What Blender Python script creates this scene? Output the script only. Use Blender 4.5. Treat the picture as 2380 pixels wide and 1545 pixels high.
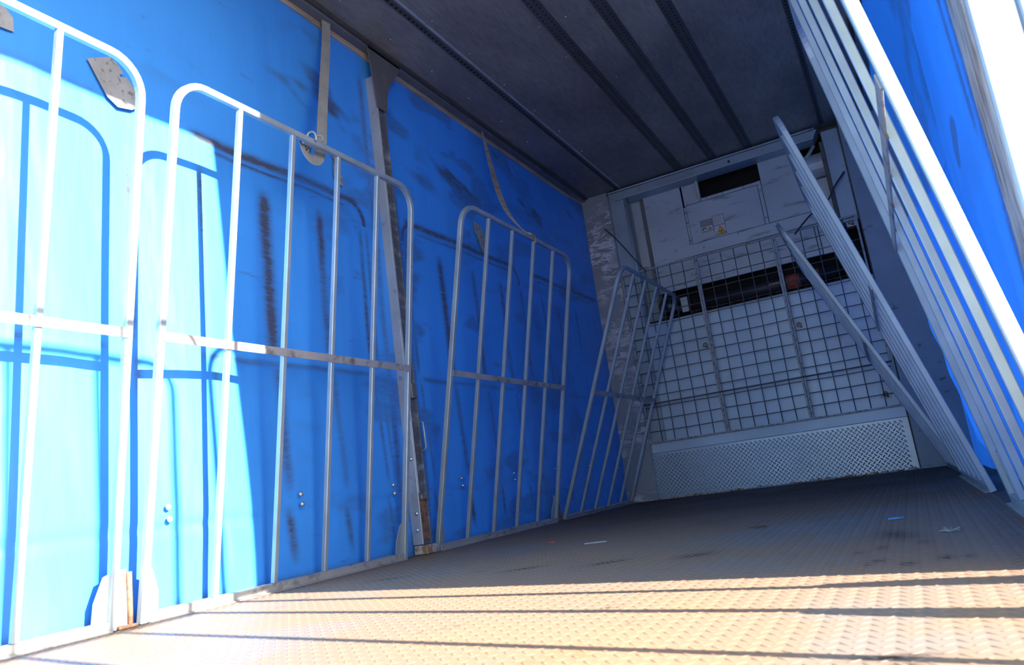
import bpy, bmesh, math, random
import numpy as np
from mathutils import Vector, Matrix

for o in list(bpy.data.objects):
    bpy.data.objects.remove(o, do_unlink=True)
scene = bpy.context.scene
C = scene.collection
random.seed(7)
rng = np.random.default_rng(7)
PI = math.pi

# ------------------------------------------------------------------ camera
# x: across the load bed (0 = left gates, 2.45 = right gates), y: towards the bulkhead, z: up, floor at 0
CAM = Vector((2.2225, 0.0, 0.254))
yaw, pit, roll = (math.radians(a) for a in (26.855, 11.833, -7.858))
fwd = Vector((-math.sin(yaw) * math.cos(pit), math.cos(yaw) * math.cos(pit), math.sin(pit)))
rgt = Vector((math.cos(yaw), math.sin(yaw), 0))
upv = rgt.cross(fwd)
r2 = rgt * math.cos(roll) + upv * math.sin(roll)
u2 = upv * math.cos(roll) - rgt * math.sin(roll)
cd = bpy.data.cameras.new('camera')
cd.sensor_width = 36.0
cd.lens = 36.0 * 1723.26 / 2380.0
cd.clip_start = 0.02
cd.dof.use_dof = True
cd.dof.focus_distance = 4.6
cd.dof.aperture_fstop = 8.0
cam = bpy.data.objects.new('camera', cd)
m = Matrix.Identity(4)
for i in range(3):
    m[i][0], m[i][1], m[i][2], m[i][3] = r2[i], u2[i], -fwd[i], CAM[i]
cam.matrix_world = m
C.objects.link(cam)
scene.camera = cam

# ------------------------------------------------------------------ sky, sun, exposure
SUN_DIR = Vector((-1.0, 0.21, -0.38)).normalized()
w = bpy.data.worlds.new('sky')
scene.world = w
w.use_nodes = True
nt = w.node_tree
nt.nodes.clear()
wo = nt.nodes.new('ShaderNodeOutputWorld')
bg = nt.nodes.new('ShaderNodeBackground')
sky = nt.nodes.new('ShaderNodeTexSky')
sky.sky_type = 'NISHITA'
sky.sun_disc = False
sky.sun_elevation = math.asin(-SUN_DIR.z)
sky.sun_rotation = math.atan2(-SUN_DIR.x, -SUN_DIR.y)
sky.air_density = 1.0
sky.dust_density = 0.6
bg.inputs['Strength'].default_value = 0.15
hs = nt.nodes.new('ShaderNodeHueSaturation')
hs.inputs['Saturation'].default_value = 0.62
hs.inputs['Hue'].default_value = 0.475
nt.links.new(sky.outputs[0], hs.inputs['Color'])
nt.links.new(hs.outputs[0], bg.inputs['Color'])
nt.links.new(bg.outputs[0], wo.inputs[0])

sl = bpy.data.lights.new('sun', 'SUN')
sl.energy = 7.2
sl.angle = math.radians(0.6)
sl.color = (1.0, 0.93, 0.82)
sun = bpy.data.objects.new('sun', sl)
sun.rotation_euler = SUN_DIR.to_track_quat('-Z', 'Y').to_euler()
sun.location = (8, -2, 6)
C.objects.link(sun)

vs = scene.view_settings
vs.view_transform = 'Standard'
vs.look = 'None'
vs.gamma = 1.0
vs.use_curve_mapping = False
vs.exposure = 2.3

# ------------------------------------------------------------------ materials
def N(nt, typ, **kw):
    n = nt.nodes.new(typ)
    for k, v in kw.items():
        setattr(n, k, v)
    return n

def newmat(name):
    mt = bpy.data.materials.new(name)
    mt.use_nodes = True
    nt = mt.node_tree
    b = nt.nodes['Principled BSDF']
    return mt, nt, b

def setp(b, col=None, rough=None, metal=None, spec=None):
    if col is not None: b.inputs['Base Color'].default_value = (*col, 1)
    if rough is not None: b.inputs['Roughness'].default_value = rough
    if metal is not None: b.inputs['Metallic'].default_value = metal
    if spec is not None: b.inputs['Specular IOR Level'].default_value = spec

def ramp(nt, fac, stops):
    r = N(nt, 'ShaderNodeValToRGB')
    el = r.color_ramp.elements
    while len(el) < len(stops): el.new(0.5)
    for e, (p, c) in zip(el, stops):
        e.position = p
        e.color = (*c, 1) if len(c) == 3 else c
    nt.links.new(fac, r.inputs[0])
    return r.outputs[0]

def noise(nt, scale, detail=5, rough=0.55, stretch=None, coord='Object', dist=0.0):
    tc = N(nt, 'ShaderNodeTexCoord')
    mp = N(nt, 'ShaderNodeMapping')
    if stretch: mp.inputs['Scale'].default_value = stretch
    nt.links.new(tc.outputs[coord], mp.inputs[0])
    n = N(nt, 'ShaderNodeTexNoise')
    n.inputs['Scale'].default_value = scale
    n.inputs['Detail'].default_value = detail
    n.inputs['Roughness'].default_value = rough
    n.inputs['Distortion'].default_value = dist
    nt.links.new(mp.outputs[0], n.inputs['Vector'])
    return n.outputs[0]

def mix(nt, fac, a, b, blend='MIX'):
    mx = N(nt, 'ShaderNodeMix', data_type='RGBA', blend_type=blend)
    if isinstance(fac, float): mx.inputs[0].default_value = fac
    else: nt.links.new(fac, mx.inputs[0])
    for i, v in ((6, a), (7, b)):
        if isinstance(v, tuple): mx.inputs[i].default_value = (*v, 1)
        else: nt.links.new(v, mx.inputs[i])
    return mx.outputs[2]

def bump(nt, b, h, strength=0.2, dist=0.01):
    bp = N(nt, 'ShaderNodeBump')
    bp.inputs['Strength'].default_value = strength
    bp.inputs['Distance'].default_value = dist
    nt.links.new(h, bp.inputs['Height'])
    nt.links.new(bp.outputs[0], b.inputs['Normal'])

def worn(name, base, dirt_shade, rough=0.45, metal=0.0, scale=14, lo=0.55, hi=0.72, stretch=None, spec=0.5, bmp=0.0, detail=6):
    mt, nt, b = newmat(name)
    setp(b, base, rough, metal, spec)
    f = noise(nt, scale, detail, 0.6, stretch)
    c = ramp(nt, f, [(lo, base), (hi, dirt_shade)])
    f2 = noise(nt, scale * 0.3, 3, 0.5)
    g = ramp(nt, f2, [(0.3, (0.82, 0.82, 0.82)), (0.7, (1.08, 1.08, 1.08))])
    c2 = mix(nt, 1.0, c, g, 'MULTIPLY')
    nt.links.new(c2, b.inputs['Base Color'])
    if bmp: bump(nt, b, f, bmp, 0.004)
    return mt

MAT = {}
MAT['galv'] = worn('galvanised_steel', (0.335, 0.395, 0.43), (0.22, 0.21, 0.195), 0.42, 0.4, 22, 0.66, 0.80)
MAT['flat_steel'] = worn('worn_flat_bar', (0.42, 0.41, 0.395), (0.18, 0.155, 0.135), 0.5, 0.4, 16, 0.54, 0.70)
MAT['alu'] = worn('dull_aluminium', (0.50, 0.52, 0.52), (0.26, 0.25, 0.23), 0.42, 0.5, 18, 0.58, 0.75)
MAT['post_dark'] = worn('dirty_post_channel', (0.12, 0.13, 0.15), (0.28, 0.30, 0.33), 0.5, 0.3, 9, 0.5, 0.66, (1, 1, 2.2))
MAT['gusset'] = worn('dark_gusset', (0.16, 0.16, 0.16), (0.25, 0.24, 0.22), 0.5, 0.3, 8)
MAT['rust'] = worn('rusty_steel', (0.24, 0.13, 0.08), (0.10, 0.06, 0.045), 0.75, 0.1, 30, 0.45, 0.6)
MAT['rustwhite'] = worn('rust_and_dirt', (0.42, 0.40, 0.36), (0.26, 0.14, 0.07), 0.65, 0.1, 25, 0.45, 0.58)
MAT['wire'] = worn('grimy_mesh_wire', (0.13, 0.13, 0.135), (0.14, 0.09, 0.06), 0.6, 0.3, 40, 0.5, 0.6)
MAT['frame_mesh'] = worn('chipped_mesh_frame', (0.36, 0.38, 0.39), (0.15, 0.12, 0.10), 0.55, 0.2, 45, 0.52, 0.66)
MAT['panel'] = worn('scuffed_white_panel', (0.47, 0.54, 0.57), (0.22, 0.23, 0.23), 0.38, 0.1, 4.5, 0.56, 0.70, (1, 1, 4.5), detail=9)
MAT['panel_low'] = worn('pale_blue_white_panel', (0.48, 0.61, 0.70), (0.30, 0.35, 0.38), 0.4, 0.1, 6, 0.64, 0.85)
MAT['beam'] = worn('grey_blue_frame', (0.32, 0.40, 0.44), (0.20, 0.20, 0.195), 0.4, 0.2, 12, 0.6, 0.78)
MAT['pillar'] = worn('worn_grey_pillar', (0.25, 0.30, 0.325), (0.12, 0.11, 0.10), 0.5, 0.1, 9, 0.62, 0.72, (1, 1, 2))
MAT['brown'] = worn('brown_seal', (0.10, 0.085, 0.07), (0.05, 0.04, 0.035), 0.6, 0.0, 14)
MAT['cavity'] = worn('dark_cavity', (0.018, 0.017, 0.016), (0.03, 0.027, 0.025), 0.8, 0.0, 10, spec=0.2)
MAT['black'] = worn('black_rubber', (0.03, 0.03, 0.032), (0.06, 0.06, 0.06), 0.5, 0.0, 20)
MAT['red'] = worn('faded_red_band', (0.45, 0.11, 0.06), (0.16, 0.05, 0.04), 0.6, 0.0, 30)
MAT['wood'] = worn('dirty_tan_rail', (0.42, 0.35, 0.27), (0.20, 0.16, 0.12), 0.55, 0.0, 6, 0.45, 0.7, (6, 0.4, 6))
MAT['webbing'] = worn('grey_webbing', (0.29, 0.30, 0.285), (0.21, 0.21, 0.20), 0.85, 0.0, 30, 0.45, 0.6, (12, 12, 0.6))
MAT['streaked'] = worn('streaked_grey_webbing', (0.40, 0.38, 0.37), (0.15, 0.13, 0.12), 0.8, 0.0, 9, 0.42, 0.66, (8, 8, 0.8))
MAT['patch'] = worn('grey_repair_patch', (0.25, 0.27, 0.29), (0.12, 0.125, 0.13), 0.7, 0.0, 40, 0.55, 0.64)
MAT['stud_pinhole'] = worn('steel_stud', (0.65, 0.66, 0.66), (0.4, 0.4, 0.4), 0.25, 0.8, 30)
MAT['white'] = worn('sticker_white', (0.55, 0.58, 0.60), (0.42, 0.44, 0.46), 0.45, 0.0, 30)
MAT['stgrey'] = worn('sticker_grey', (0.24, 0.25, 0.25), (0.33, 0.34, 0.34), 0.5, 0.0, 20, 0.4, 0.6, (1, 1, 12))
MAT['stline'] = worn('sticker_print', (0.10, 0.11, 0.13), (0.14, 0.15, 0.16), 0.5, 0.0, 20)
MAT['yellow'] = worn('sticker_yellow', (0.80, 0.42, 0.05), (0.62, 0.33, 0.05), 0.5, 0.0, 60)
MAT['paleyellow'] = worn('sticker_faded_yellow', (0.44, 0.40, 0.26), (0.34, 0.33, 0.28), 0.5, 0.0, 40)
MAT['rib'] = worn('dark_roof_rail', (0.075, 0.070, 0.064), (0.05, 0.045, 0.04), 0.5, 0.2, 16)
MAT['ground'] = worn('pale_yard_concrete', (0.42, 0.41, 0.39), (0.30, 0.29, 0.28), 0.9, 0.0, 1.2)
MAT['litter_blue'] = worn('blue_plastic_scrap', (0.05, 0.30, 0.60), (0.03, 0.2, 0.4), 0.4, 0.0, 20)
MAT['litter_pale'] = worn('pale_litter', (0.36, 0.34, 0.30), (0.25, 0.23, 0.2), 0.8, 0.0, 40)
MAT['litter_red'] = worn('red_litter', (0.50, 0.06, 0.04), (0.3, 0.05, 0.04), 0.6, 0.0, 40)
MAT['litter_dark'] = worn('dark_splinter', (0.06, 0.045, 0.035), (0.03, 0.025, 0.02), 0.8, 0.0, 40)

def worn_paint(name):
    mt, nt, b = newmat(name)
    setp(b, (0.3, 0.3, 0.3), 0.5, 0.1)
    f = noise(nt, 7, 8, 0.72, (1, 1, 3.2), dist=0.8)
    c = ramp(nt, f, [(0.50, (0.24, 0.255, 0.26)), (0.535, (0.60, 0.63, 0.63))])
    f2 = noise(nt, 3, 2)
    k = ramp(nt, f2, [(0.42, (0, 0, 0)), (0.58, (1, 1, 1))])
    c2 = mix(nt, k, (0.27, 0.30, 0.315), c)
    nt.links.new(c2, b.inputs['Base Color'])
    return mt
MAT['chipped'] = worn_paint('chipped_white_paint')

def curtain_mat(name, transl):
    mt, nt, b = newmat(name)
    setp(b, (0.03, 0.2, 0.7), 0.45, 0.0, 0.42)
    at = N(nt, 'ShaderNodeAttribute', attribute_name='dirt_shade')
    n1 = noise(nt, 1.1, 3)
    blue = ramp(nt, n1, [(0.3, (0.038, 0.242, 0.69)), (0.7, (0.048, 0.288, 0.80))])
    n2 = noise(nt, 30, 6, 0.7, (1, 0.5, 2.5))
    mk = N(nt, 'ShaderNodeMath', operation='MULTIPLY_ADD')      # break the smears up
    nt.links.new(n2, mk.inputs[0]); mk.inputs[1].default_value = 3.0; mk.inputs[2].default_value = -0.2
    mm = N(nt, 'ShaderNodeMath', operation='MULTIPLY', use_clamp=True)
    nt.links.new(mk.outputs[0], mm.inputs[0]); nt.links.new(at.outputs['Fac'], mm.inputs[1])
    col = mix(nt, mm.outputs[0], blue, (0.055, 0.060, 0.072))
    # fine scuffs
    n3 = noise(nt, 11, 8, 0.75, (1, 0.35, 1.6), dist=0.4)
    sc = ramp(nt, n3, [(0.63, (0, 0, 0)), (0.69, (1, 1, 1))])
    sf = N(nt, 'ShaderNodeMath', operation='MULTIPLY')
    nt.links.new(sc, sf.inputs[0]); sf.inputs[1].default_value = 0.6
    col = mix(nt, sf.outputs[0], col, (0.06, 0.09, 0.16))
    nt.links.new(col, b.inputs['Base Color'])
    n4 = noise(nt, 4, 3, 0.5, (1, 2.0, 0.35))
    bump(nt, b, n4, 0.25, 0.03)
    if transl:
        tr = N(nt, 'ShaderNodeBsdfTranslucent')
        tr.inputs[0].default_value = (0.01, 0.12, 0.70, 1)
        ms = N(nt, 'ShaderNodeMixShader')
        ms.inputs[0].default_value = transl
        out = nt.nodes['Material Output']
        nt.links.new(b.outputs[0], ms.inputs[1]); nt.links.new(tr.outputs[0], ms.inputs[2])
        nt.links.new(ms.outputs[0], out.inputs[0])
    return mt
MAT['curtain'] = curtain_mat('blue_tarpaulin', 0.03)
MAT['curtain_r'] = curtain_mat('blue_tarpaulin_backlit', 0.05)

def floor_mat():
    mt, nt, b = newmat('dusty_tread_plate')
    setp(b, (0.4, 0.3, 0.22), 0.5, 0.0, 0.10)
    f = noise(nt, 1.3, 6, 0.6)
    c = ramp(nt, f, [(0.30, (0.215, 0.195, 0.18)), (0.46, (0.270, 0.184, 0.128)), (0.66, (0.305, 0.188, 0.116))])
    f2 = noise(nt, 5, 8, 0.7, (1, 0.6, 1))
    r = ramp(nt, f2, [(0.62, (0, 0, 0)), (0.70, (1, 1, 1))])
    rf = N(nt, 'ShaderNodeMath', operation='MULTIPLY'); rf.inputs[1].default_value = 0.5
    nt.links.new(r, rf.inputs[0])
    c = mix(nt, rf.outputs[0], c, (0.28, 0.145, 0.07))
    at = N(nt, 'ShaderNodeAttribute', attribute_name='dirt_shade')  # mask of stains plus painted shade towards the bulkhead
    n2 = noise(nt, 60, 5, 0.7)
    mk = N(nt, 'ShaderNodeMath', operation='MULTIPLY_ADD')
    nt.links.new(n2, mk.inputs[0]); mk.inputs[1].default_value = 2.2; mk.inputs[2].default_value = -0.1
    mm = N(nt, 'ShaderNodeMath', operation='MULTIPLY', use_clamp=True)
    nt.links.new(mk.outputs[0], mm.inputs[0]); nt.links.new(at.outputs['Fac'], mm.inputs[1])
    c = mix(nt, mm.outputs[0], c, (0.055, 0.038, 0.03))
    nt.links.new(c, b.inputs['Base Color'])
    rr = ramp(nt, f, [(0.3, (0.42,) * 3), (0.65, (0.68,) * 3)])
    nt.links.new(rr, b.inputs['Roughness'])
    n3 = noise(nt, 90, 4, 0.6)
    bump(nt, b, n3, 0.12, 0.002)
    return mt
MAT['floor'] = floor_mat()

def ceil_mat():
    mt, nt, b = newmat('grimy_roof_sheet')
    setp(b, (0.15, 0.15, 0.15), 0.36, 0.1, 0.4)
    f = noise(nt, 1.4, 4, 0.55, (1.4, 0.7, 1))
    c = ramp(nt, f, [(0.35, (0.155, 0.142, 0.128)), (0.65, (0.27, 0.242, 0.205))])
    f2 = noise(nt, 22, 7, 0.7, (2.5, 0.5, 1))
    d = ramp(nt, f2, [(0.35, (0.75,) * 3), (0.6, (1.05,) * 3)])
    c = mix(nt, 1.0, c, d, 'MULTIPLY')
    nt.links.new(c, b.inputs['Base Color'])
    n3 = noise(nt, 2.2, 2, 0.4, (0.5, 1.4, 1))
    bump(nt, b, n3, 0.12, 0.03)
    return mt
MAT['ceiling'] = ceil_mat()

def kick_mat():
    mt, nt, b = newmat('aluminium_tread_plate')
    setp(b, (0.5, 0.53, 0.57), 0.4, 0.55)
    f = noise(nt, 3.0, 5, 0.6)
    c = ramp(nt, f, [(0.35, (0.34, 0.42, 0.47)), (0.65, (0.46, 0.55, 0.61))])
    nt.links.new(c, b.inputs['Base Color'])
    return mt
MAT['kick'] = kick_mat()
MAT['kicklug'] = worn('tread_plate_lug', (0.27, 0.34, 0.40), (0.13, 0.165, 0.195), 0.4, 0.5, 3, 0.45, 0.6)

# ------------------------------------------------------------------ helpers
def link(o, parent=None):
    C.objects.link(o)
    if parent is not None: o.parent = parent
    return o

def tag(o, label=None, cat=None, group=None, kind=None):
    if label: o['label'] = label
    if cat: o['category'] = cat
    if group: o['group'] = group
    if kind: o['kind'] = kind
    return o

def empty(name, loc=(0, 0, 0), rot=(0, 0, 0)):
    e = bpy.data.objects.new(name, None)
    e.empty_display_size = 0.1
    e.location = loc
    e.rotation_euler = rot
    return link(e)

def obj(name, bm, mat, parent=None, smooth=False):
    me = bpy.data.meshes.new(name)
    if isinstance(bm, bmesh.types.BMesh):
        bmesh.ops.recalc_face_normals(bm, faces=bm.faces)
        bm.to_mesh(me); bm.free()
    else:
        me.from_pydata(*bm)
    me.materials.append(MAT[mat])
    if smooth:
        for p in me.polygons: p.use_smooth = True
    return link(bpy.data.objects.new(name, me), parent)

def share(name, src, parent=None, loc=None):
    o = bpy.data.objects.new(name, src.data)
    if loc is not None: o.location = loc
    return link(o, parent)

def add_box(bm, x0, x1, y0, y1, z0, z1, bev=0.0, M=None):
    r = bmesh.ops.create_cube(bm, size=1.0)
    vs_ = r['verts']
    for v in vs_:
        v.co = Vector((x0 + (v.co.x + .5) * (x1 - x0), y0 + (v.co.y + .5) * (y1 - y0), z0 + (v.co.z + .5) * (z1 - z0)))
    if M is not None:
        bmesh.ops.transform(bm, matrix=M, verts=vs_)
    if bev:
        es = list({e for v in vs_ for e in v.link_edges})
        bmesh.ops.bevel(bm, geom=es, offset=bev, segments=1, affect='EDGES')
    return bm

def box(x0, x1, y0, y1, z0, z1, bev=0.0):
    return add_box(bmesh.new(), x0, x1, y0, y1, z0, z1, bev)

def sweep(bm, path, sec, up=None, closed_sec=True, cap=True):
    """sweep 2-D section points along a 3-D path"""
    path = [Vector(p) for p in path]
    rings = []
    n0 = None
    for i, p in enumerate(path):
        a = path[max(i - 1, 0)]; b = path[min(i + 1, len(path) - 1)]
        t = (b - a).normalized()
        if up is not None:
            n = (Vector(up) - t * t.dot(Vector(up))).normalized()
        else:
            if n0 is None:
                h = Vector((0, 0, 1)) if abs(t.z) < 0.9 else Vector((1, 0, 0))
                n0 = (h - t * t.dot(h)).normalized()
            n = (n0 - t * t.dot(n0)).normalized(); n0 = n
        s = t.cross(n)
        rings.append([bm.verts.new(p + s * q[0] + n * q[1]) for q in sec])
    k = len(sec)
    for i in range(len(rings) - 1):
        for j in range(k if closed_sec else k - 1):
            bm.faces.new((rings[i][j], rings[i][(j + 1) % k], rings[i + 1][(j + 1) % k], rings[i + 1][j]))
    if cap and closed_sec:
        bm.faces.new(rings[0]); bm.faces.new(rings[-1][::-1])
    return bm

def circ(r, n=10):
    return [(r * math.cos(2 * PI * i / n), r * math.sin(2 * PI * i / n)) for i in range(n)]

def rect(w, h, c=0.0):
    a, b = w / 2, h / 2
    if not c: return [(-a, -b), (a, -b), (a, b), (-a, b)]
    return [(-a + c, -b), (a - c, -b), (a, -b + c), (a, b - c), (a - c, b), (-a + c, b), (-a, b - c), (-a, -b + c)]

def tube(path, r, n=10, up=None):
    return sweep(bmesh.new(), path, circ(r, n), up)

def prism(bm, pts, axis, d0, d1):
    """extrude a polygon given in the plane normal to axis between d0 and d1"""
    def mk(p, d):
        if axis == 'x': return Vector((d, p[0], p[1]))
        if axis == 'y': return Vector((p[0], d, p[1]))
        return Vector((p[0], p[1], d))
    a = [bm.verts.new(mk(p, d0)) for p in pts]
    b = [bm.verts.new(mk(p, d1)) for p in pts]
    bm.faces.new(a); bm.faces.new(b[::-1])
    n = len(pts)
    for i in range(n):
        bm.faces.new((a[i], a[(i + 1) % n], b[(i + 1) % n], b[i]))
    return bm

def dome(r, h, n=10):
    bm = bmesh.new()
    rings = []
    for k in range(3):
        a = k * PI / 6
        rings.append([bm.verts.new((h * math.sin(a) , r * math.cos(a) * math.cos(2 * PI * i / n), r * math.cos(a) * math.sin(2 * PI * i / n))) for i in range(n)])
    top = bm.verts.new((h, 0, 0))
    for k in range(2):
        for i in range(n):
            bm.faces.new((rings[k][i], rings[k][(i + 1) % n], rings[k + 1][(i + 1) % n], rings[k + 1][i]))
    for i in range(n):
        bm.faces.new((rings[2][i], rings[2][(i + 1) % n], top))
    return bm

def vnoise(a, b, seed, oct=4):
    """value noise on numpy arrays"""
    r = np.random.default_rng(seed)
    T = r.random((256, 256))
    out = np.zeros_like(a); amp = 1.0; tot = 0
    for o in range(oct):
        f = 2.0 ** o
        x, y = a * f + 17.3 * o, b * f + 5.1 * o
        xi, yi = np.floor(x).astype(int), np.floor(y).astype(int)
        fx, fy = x - xi, y - yi
        fx = fx * fx * (3 - 2 * fx); fy = fy * fy * (3 - 2 * fy)
        g = lambda i, j: T[i % 256, j % 256]
        v = g(xi, yi) * (1 - fx) * (1 - fy) + g(xi + 1, yi) * fx * (1 - fy) + g(xi, yi + 1) * (1 - fx) * fy + g(xi + 1, yi + 1) * fx * fy
        out += amp * v; tot += amp; amp *= 0.5
    return out / tot

def sstep(a, b, x):
    t = np.clip((x - a) / (b - a), 0, 1)
    return t * t * (3 - 2 * t)

def grid_obj(name, P, mat, dirt_shade=None, parent=None):
    """P: (nu, nv, 3)"""
    nu, nv = P.shape[:2]
    idx = np.arange(nu * nv).reshape(nu, nv)
    F = np.stack([idx[:-1, :-1], idx[1:, :-1], idx[1:, 1:], idx[:-1, 1:]], -1).reshape(-1, 4)
    return np_mesh(name, P.reshape(-1, 3), F, mat, None if dirt_shade is None else dirt_shade.reshape(-1), parent, True)

def np_mesh(name, V, F, mat, dirt_shade=None, parent=None, smooth=False):
    me = bpy.data.meshes.new(name)
    k = F.shape[1]
    me.vertices.add(len(V)); me.vertices.foreach_set('co', V.astype(np.float32).ravel())
    me.loops.add(F.size); me.loops.foreach_set('vertex_index', F.astype(np.int32).ravel())
    me.polygons.add(len(F))
    me.polygons.foreach_set('loop_start', np.arange(0, F.size, k, dtype=np.int32))
    me.polygons.foreach_set('loop_total', np.full(len(F), k, dtype=np.int32))
    if smooth: me.polygons.foreach_set('use_smooth', np.ones(len(F), dtype=bool))
    me.update(calc_edges=True)
    me.validate()
    if dirt_shade is not None:
        at = me.attributes.new('dirt_shade', 'FLOAT', 'POINT')
        at.data.foreach_set('value', dirt_shade.astype(np.float32))
    me.materials.append(MAT[mat])
    return link(bpy.data.objects.new(name, me), parent)

Y0, Y1 = -0.9, 6.264          # rear edge of the body, front face of the bulkhead frame
XL, XR = -0.05, 2.50          # curtains
ZC = 2.80                     # roof skin

# ------------------------------------------------------------------ floor
gx = np.linspace(-0.12, 2.62, 275); gy = np.linspace(Y0, 6.42, 733)
GX, GY = np.meshgrid(gx, gy, indexing='ij')
d = np.zeros_like(GX)
def smear(cx, cy, lx, ly, rot, amt):
    global d
    c, s = math.cos(rot), math.sin(rot)
    u = ((GX - cx) * c + (GY - cy) * s) / lx
    v = (-(GX - cx) * s + (GY - cy) * c) / (ly * 1.5)
    d = np.maximum(d, amt * np.exp(-(u * u + v * v) * 1.2))
for q in [(0.46, 2.23, .10, .022, .35, .8), (1.03, 2.20, .075, .02, .55, 1.0), (1.33, 2.186, .075, .022, .7, 1.0),
          (1.604, 2.186, .07, .03, .8, 1.0), (1.35, 3.33, .10, .04, .4, .8), (1.15, 3.1, .08, .03, .4, .4), (2.128, 2.274, .05, .09, .2, .9),
          (2.05, 1.968, .014, .02, 0, .8), (2.10, 2.035, .016, .03, 0, .8), (2.157, 1.755, .016, .022, 0, .9),
          (2.10, 1.82, .018, .02, 0, .8), (2.08, 1.776, .01, .014, 0, .8), (2.228, 1.80, .016, .025, 0, .9),
          (2.19, 2.08, .016, .035, 0, .6), (2.27, 1.80, .012, .02, 0, .8), (2.147, 1.03, .05, .01, .2, 1.0), (2.16, 0.99, .02, .012, 0, 1.0),
          (0.26, 2.05, .02, .05, 0, .4), (1.53, 0.98, .03, .02, 0, .6), (1.9, 2.0, .01, .012, 0, .6)]:
    smear(*q)
for _ in range(60):
    smear(random.uniform(0.1, 2.35), random.uniform(1.2, 5.8), random.uniform(.005, .012), random.uniform(.005, .02), random.uniform(0, 3), random.uniform(.4, .8))
d = np.maximum(d, 0.55 * (1 - sstep(0.02, 0.16, np.abs(GX - 0.0))))            # dirt line along the gates
d = np.maximum(d, 0.55 * (1 - sstep(0.02, 0.16, np.abs(GX - 2.44))))
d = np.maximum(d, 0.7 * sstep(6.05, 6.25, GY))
depth_shade = 0.50 + 0.45 * sstep(0.35, 0.8, vnoise(GX * 1.5, GY * 1.1, 3))
d = np.maximum(d, depth_shade * sstep(2.4, 4.8, GY))  # shade painted into the colour: floor darkens towards the bulkhead
P = np.stack([GX, GY, np.zeros_like(GX)], -1)
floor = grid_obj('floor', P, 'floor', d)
tag(floor, 'dusty tan tread plate floor of the load bed', kind='structure')
obj('deck_underside', box(-0.12, 2.62, Y0, 6.42, -0.12, -0.004), 'gusset', floor)

# raised tread lugs (one joined part: tens of thousands of them)
def lugs(nx, ny, p, L, W, H):
    i, j = np.meshgrid(np.arange(nx), np.arange(ny), indexing='ij')
    i = i.ravel(); j = j.ravel()
    cx = np.concatenate([i * p, (i + .5) * p]); cy = np.concatenate([j * p, (j + .5) * p])
    ang = np.concatenate([np.full(i.size, PI / 4), np.full(i.size, -PI / 4)])
    base = np.array([(-L, 0, 0), (-L * .45, -W, 0), (L * .45, -W, 0), (L, 0, 0), (L * .45, W, 0), (-L * .45, W, 0), (-L * .55, 0, H), (L * .55, 0, H)])
    c, s = np.cos(ang)[:, None], np.sin(ang)[:, None]
    X = cx[:, None] + base[None, :, 0] * c - base[None, :, 1] * s
    Y = cy[:, None] + base[None, :, 0] * s + base[None, :, 1] * c
    Z = np.broadcast_to(base[None, :, 2], X.shape)
    V = np.stack([X, Y, Z], -1).reshape(-1, 3)
    f = np.array([(0, 1, 6, 6), (1, 2, 7, 6), (2, 3, 7, 7), (3, 4, 7, 7), (4, 5, 6, 7), (5, 0, 6, 6)])
    tri = np.array([(0, 1, 6), (1, 2, 7), (1, 7, 6), (2, 3, 7), (3, 4, 7), (4, 5, 6), (4, 6, 7), (5, 0, 6)])
    F = (np.arange(len(cx)) * 8)[:, None, None] + tri[None]
    return V, F.reshape(-1, 3)
pf = 0.034
V, F = lugs(int(2.42 / pf), int((6.24 - 0.3) / pf), pf, 0.0125, 0.0030, 0.0011)
V[:, 0] += 0.03; V[:, 1] += 0.3; V[:, 2] += 0.0002
lug_shade = 0.7 * sstep(2.6, 5.0, V[:, 1])  # same painted depth shade carried onto the lugs
tl = np_mesh('tread_lugs', V, F, 'floor', lug_shade, parent=floor)
tag(tl, kind='stuff')

# yard outside
g = obj('ground', box(-40, 40, -40, 40, -1.25, -1.15), 'ground')
tag(g, 'pale concrete yard outside the truck', kind='structure')

# ------------------------------------------------------------------ roof
ceiling = obj('ceiling', box(-0.14, 2.52, Y0, 6.66, ZC, ZC + 0.05), 'ceiling')
tag(ceiling, 'dark grimy roof sheet with lengthwise perforated rails', kind='structure')
def rib(x, wdt, rows, hole):
    r = obj('roof_rail', box(x - wdt / 2, x + wdt / 2, Y0 + .02, 6.24, ZC - 0.007, ZC + 0.002, 0.002), 'rib', ceiling)
    ys = np.arange(0.6, 6.2, 0.038)
    vs_, fs = [], []
    a = np.linspace(0, 2 * PI, 9)[:-1]
    for xo in rows:
        for y in ys:
            b0 = len(vs_)
            vs_ += [(x + xo + hole * math.cos(t), y + hole * 1.15 * math.sin(t), ZC - 0.0078) for t in a]
            fs.append(tuple(range(b0, b0 + 8)))
    h = obj('slot_row', (vs_, [], fs), 'cavity', r)
    tag(h, kind='stuff')
for x, wdt, rows, hole in ((0.33, 0.034, (0,), 0.0085), (0.92, 0.075, (-.018, .018), 0.006), (1.22, 0.075, (-.018, .018), 0.006),
                           (1.52, 0.075, (-.018, .018), 0.006), (2.11, 0.034, (0,), 0.0085)):
    rib(x, wdt, rows, hole)
edge = obj('roof_edge_strip', box(0.36, 0.372, Y0 + .02, 6.24, ZC - 0.004, ZC + 0.001), 'alu', ceiling)
pinhole = None
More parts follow.
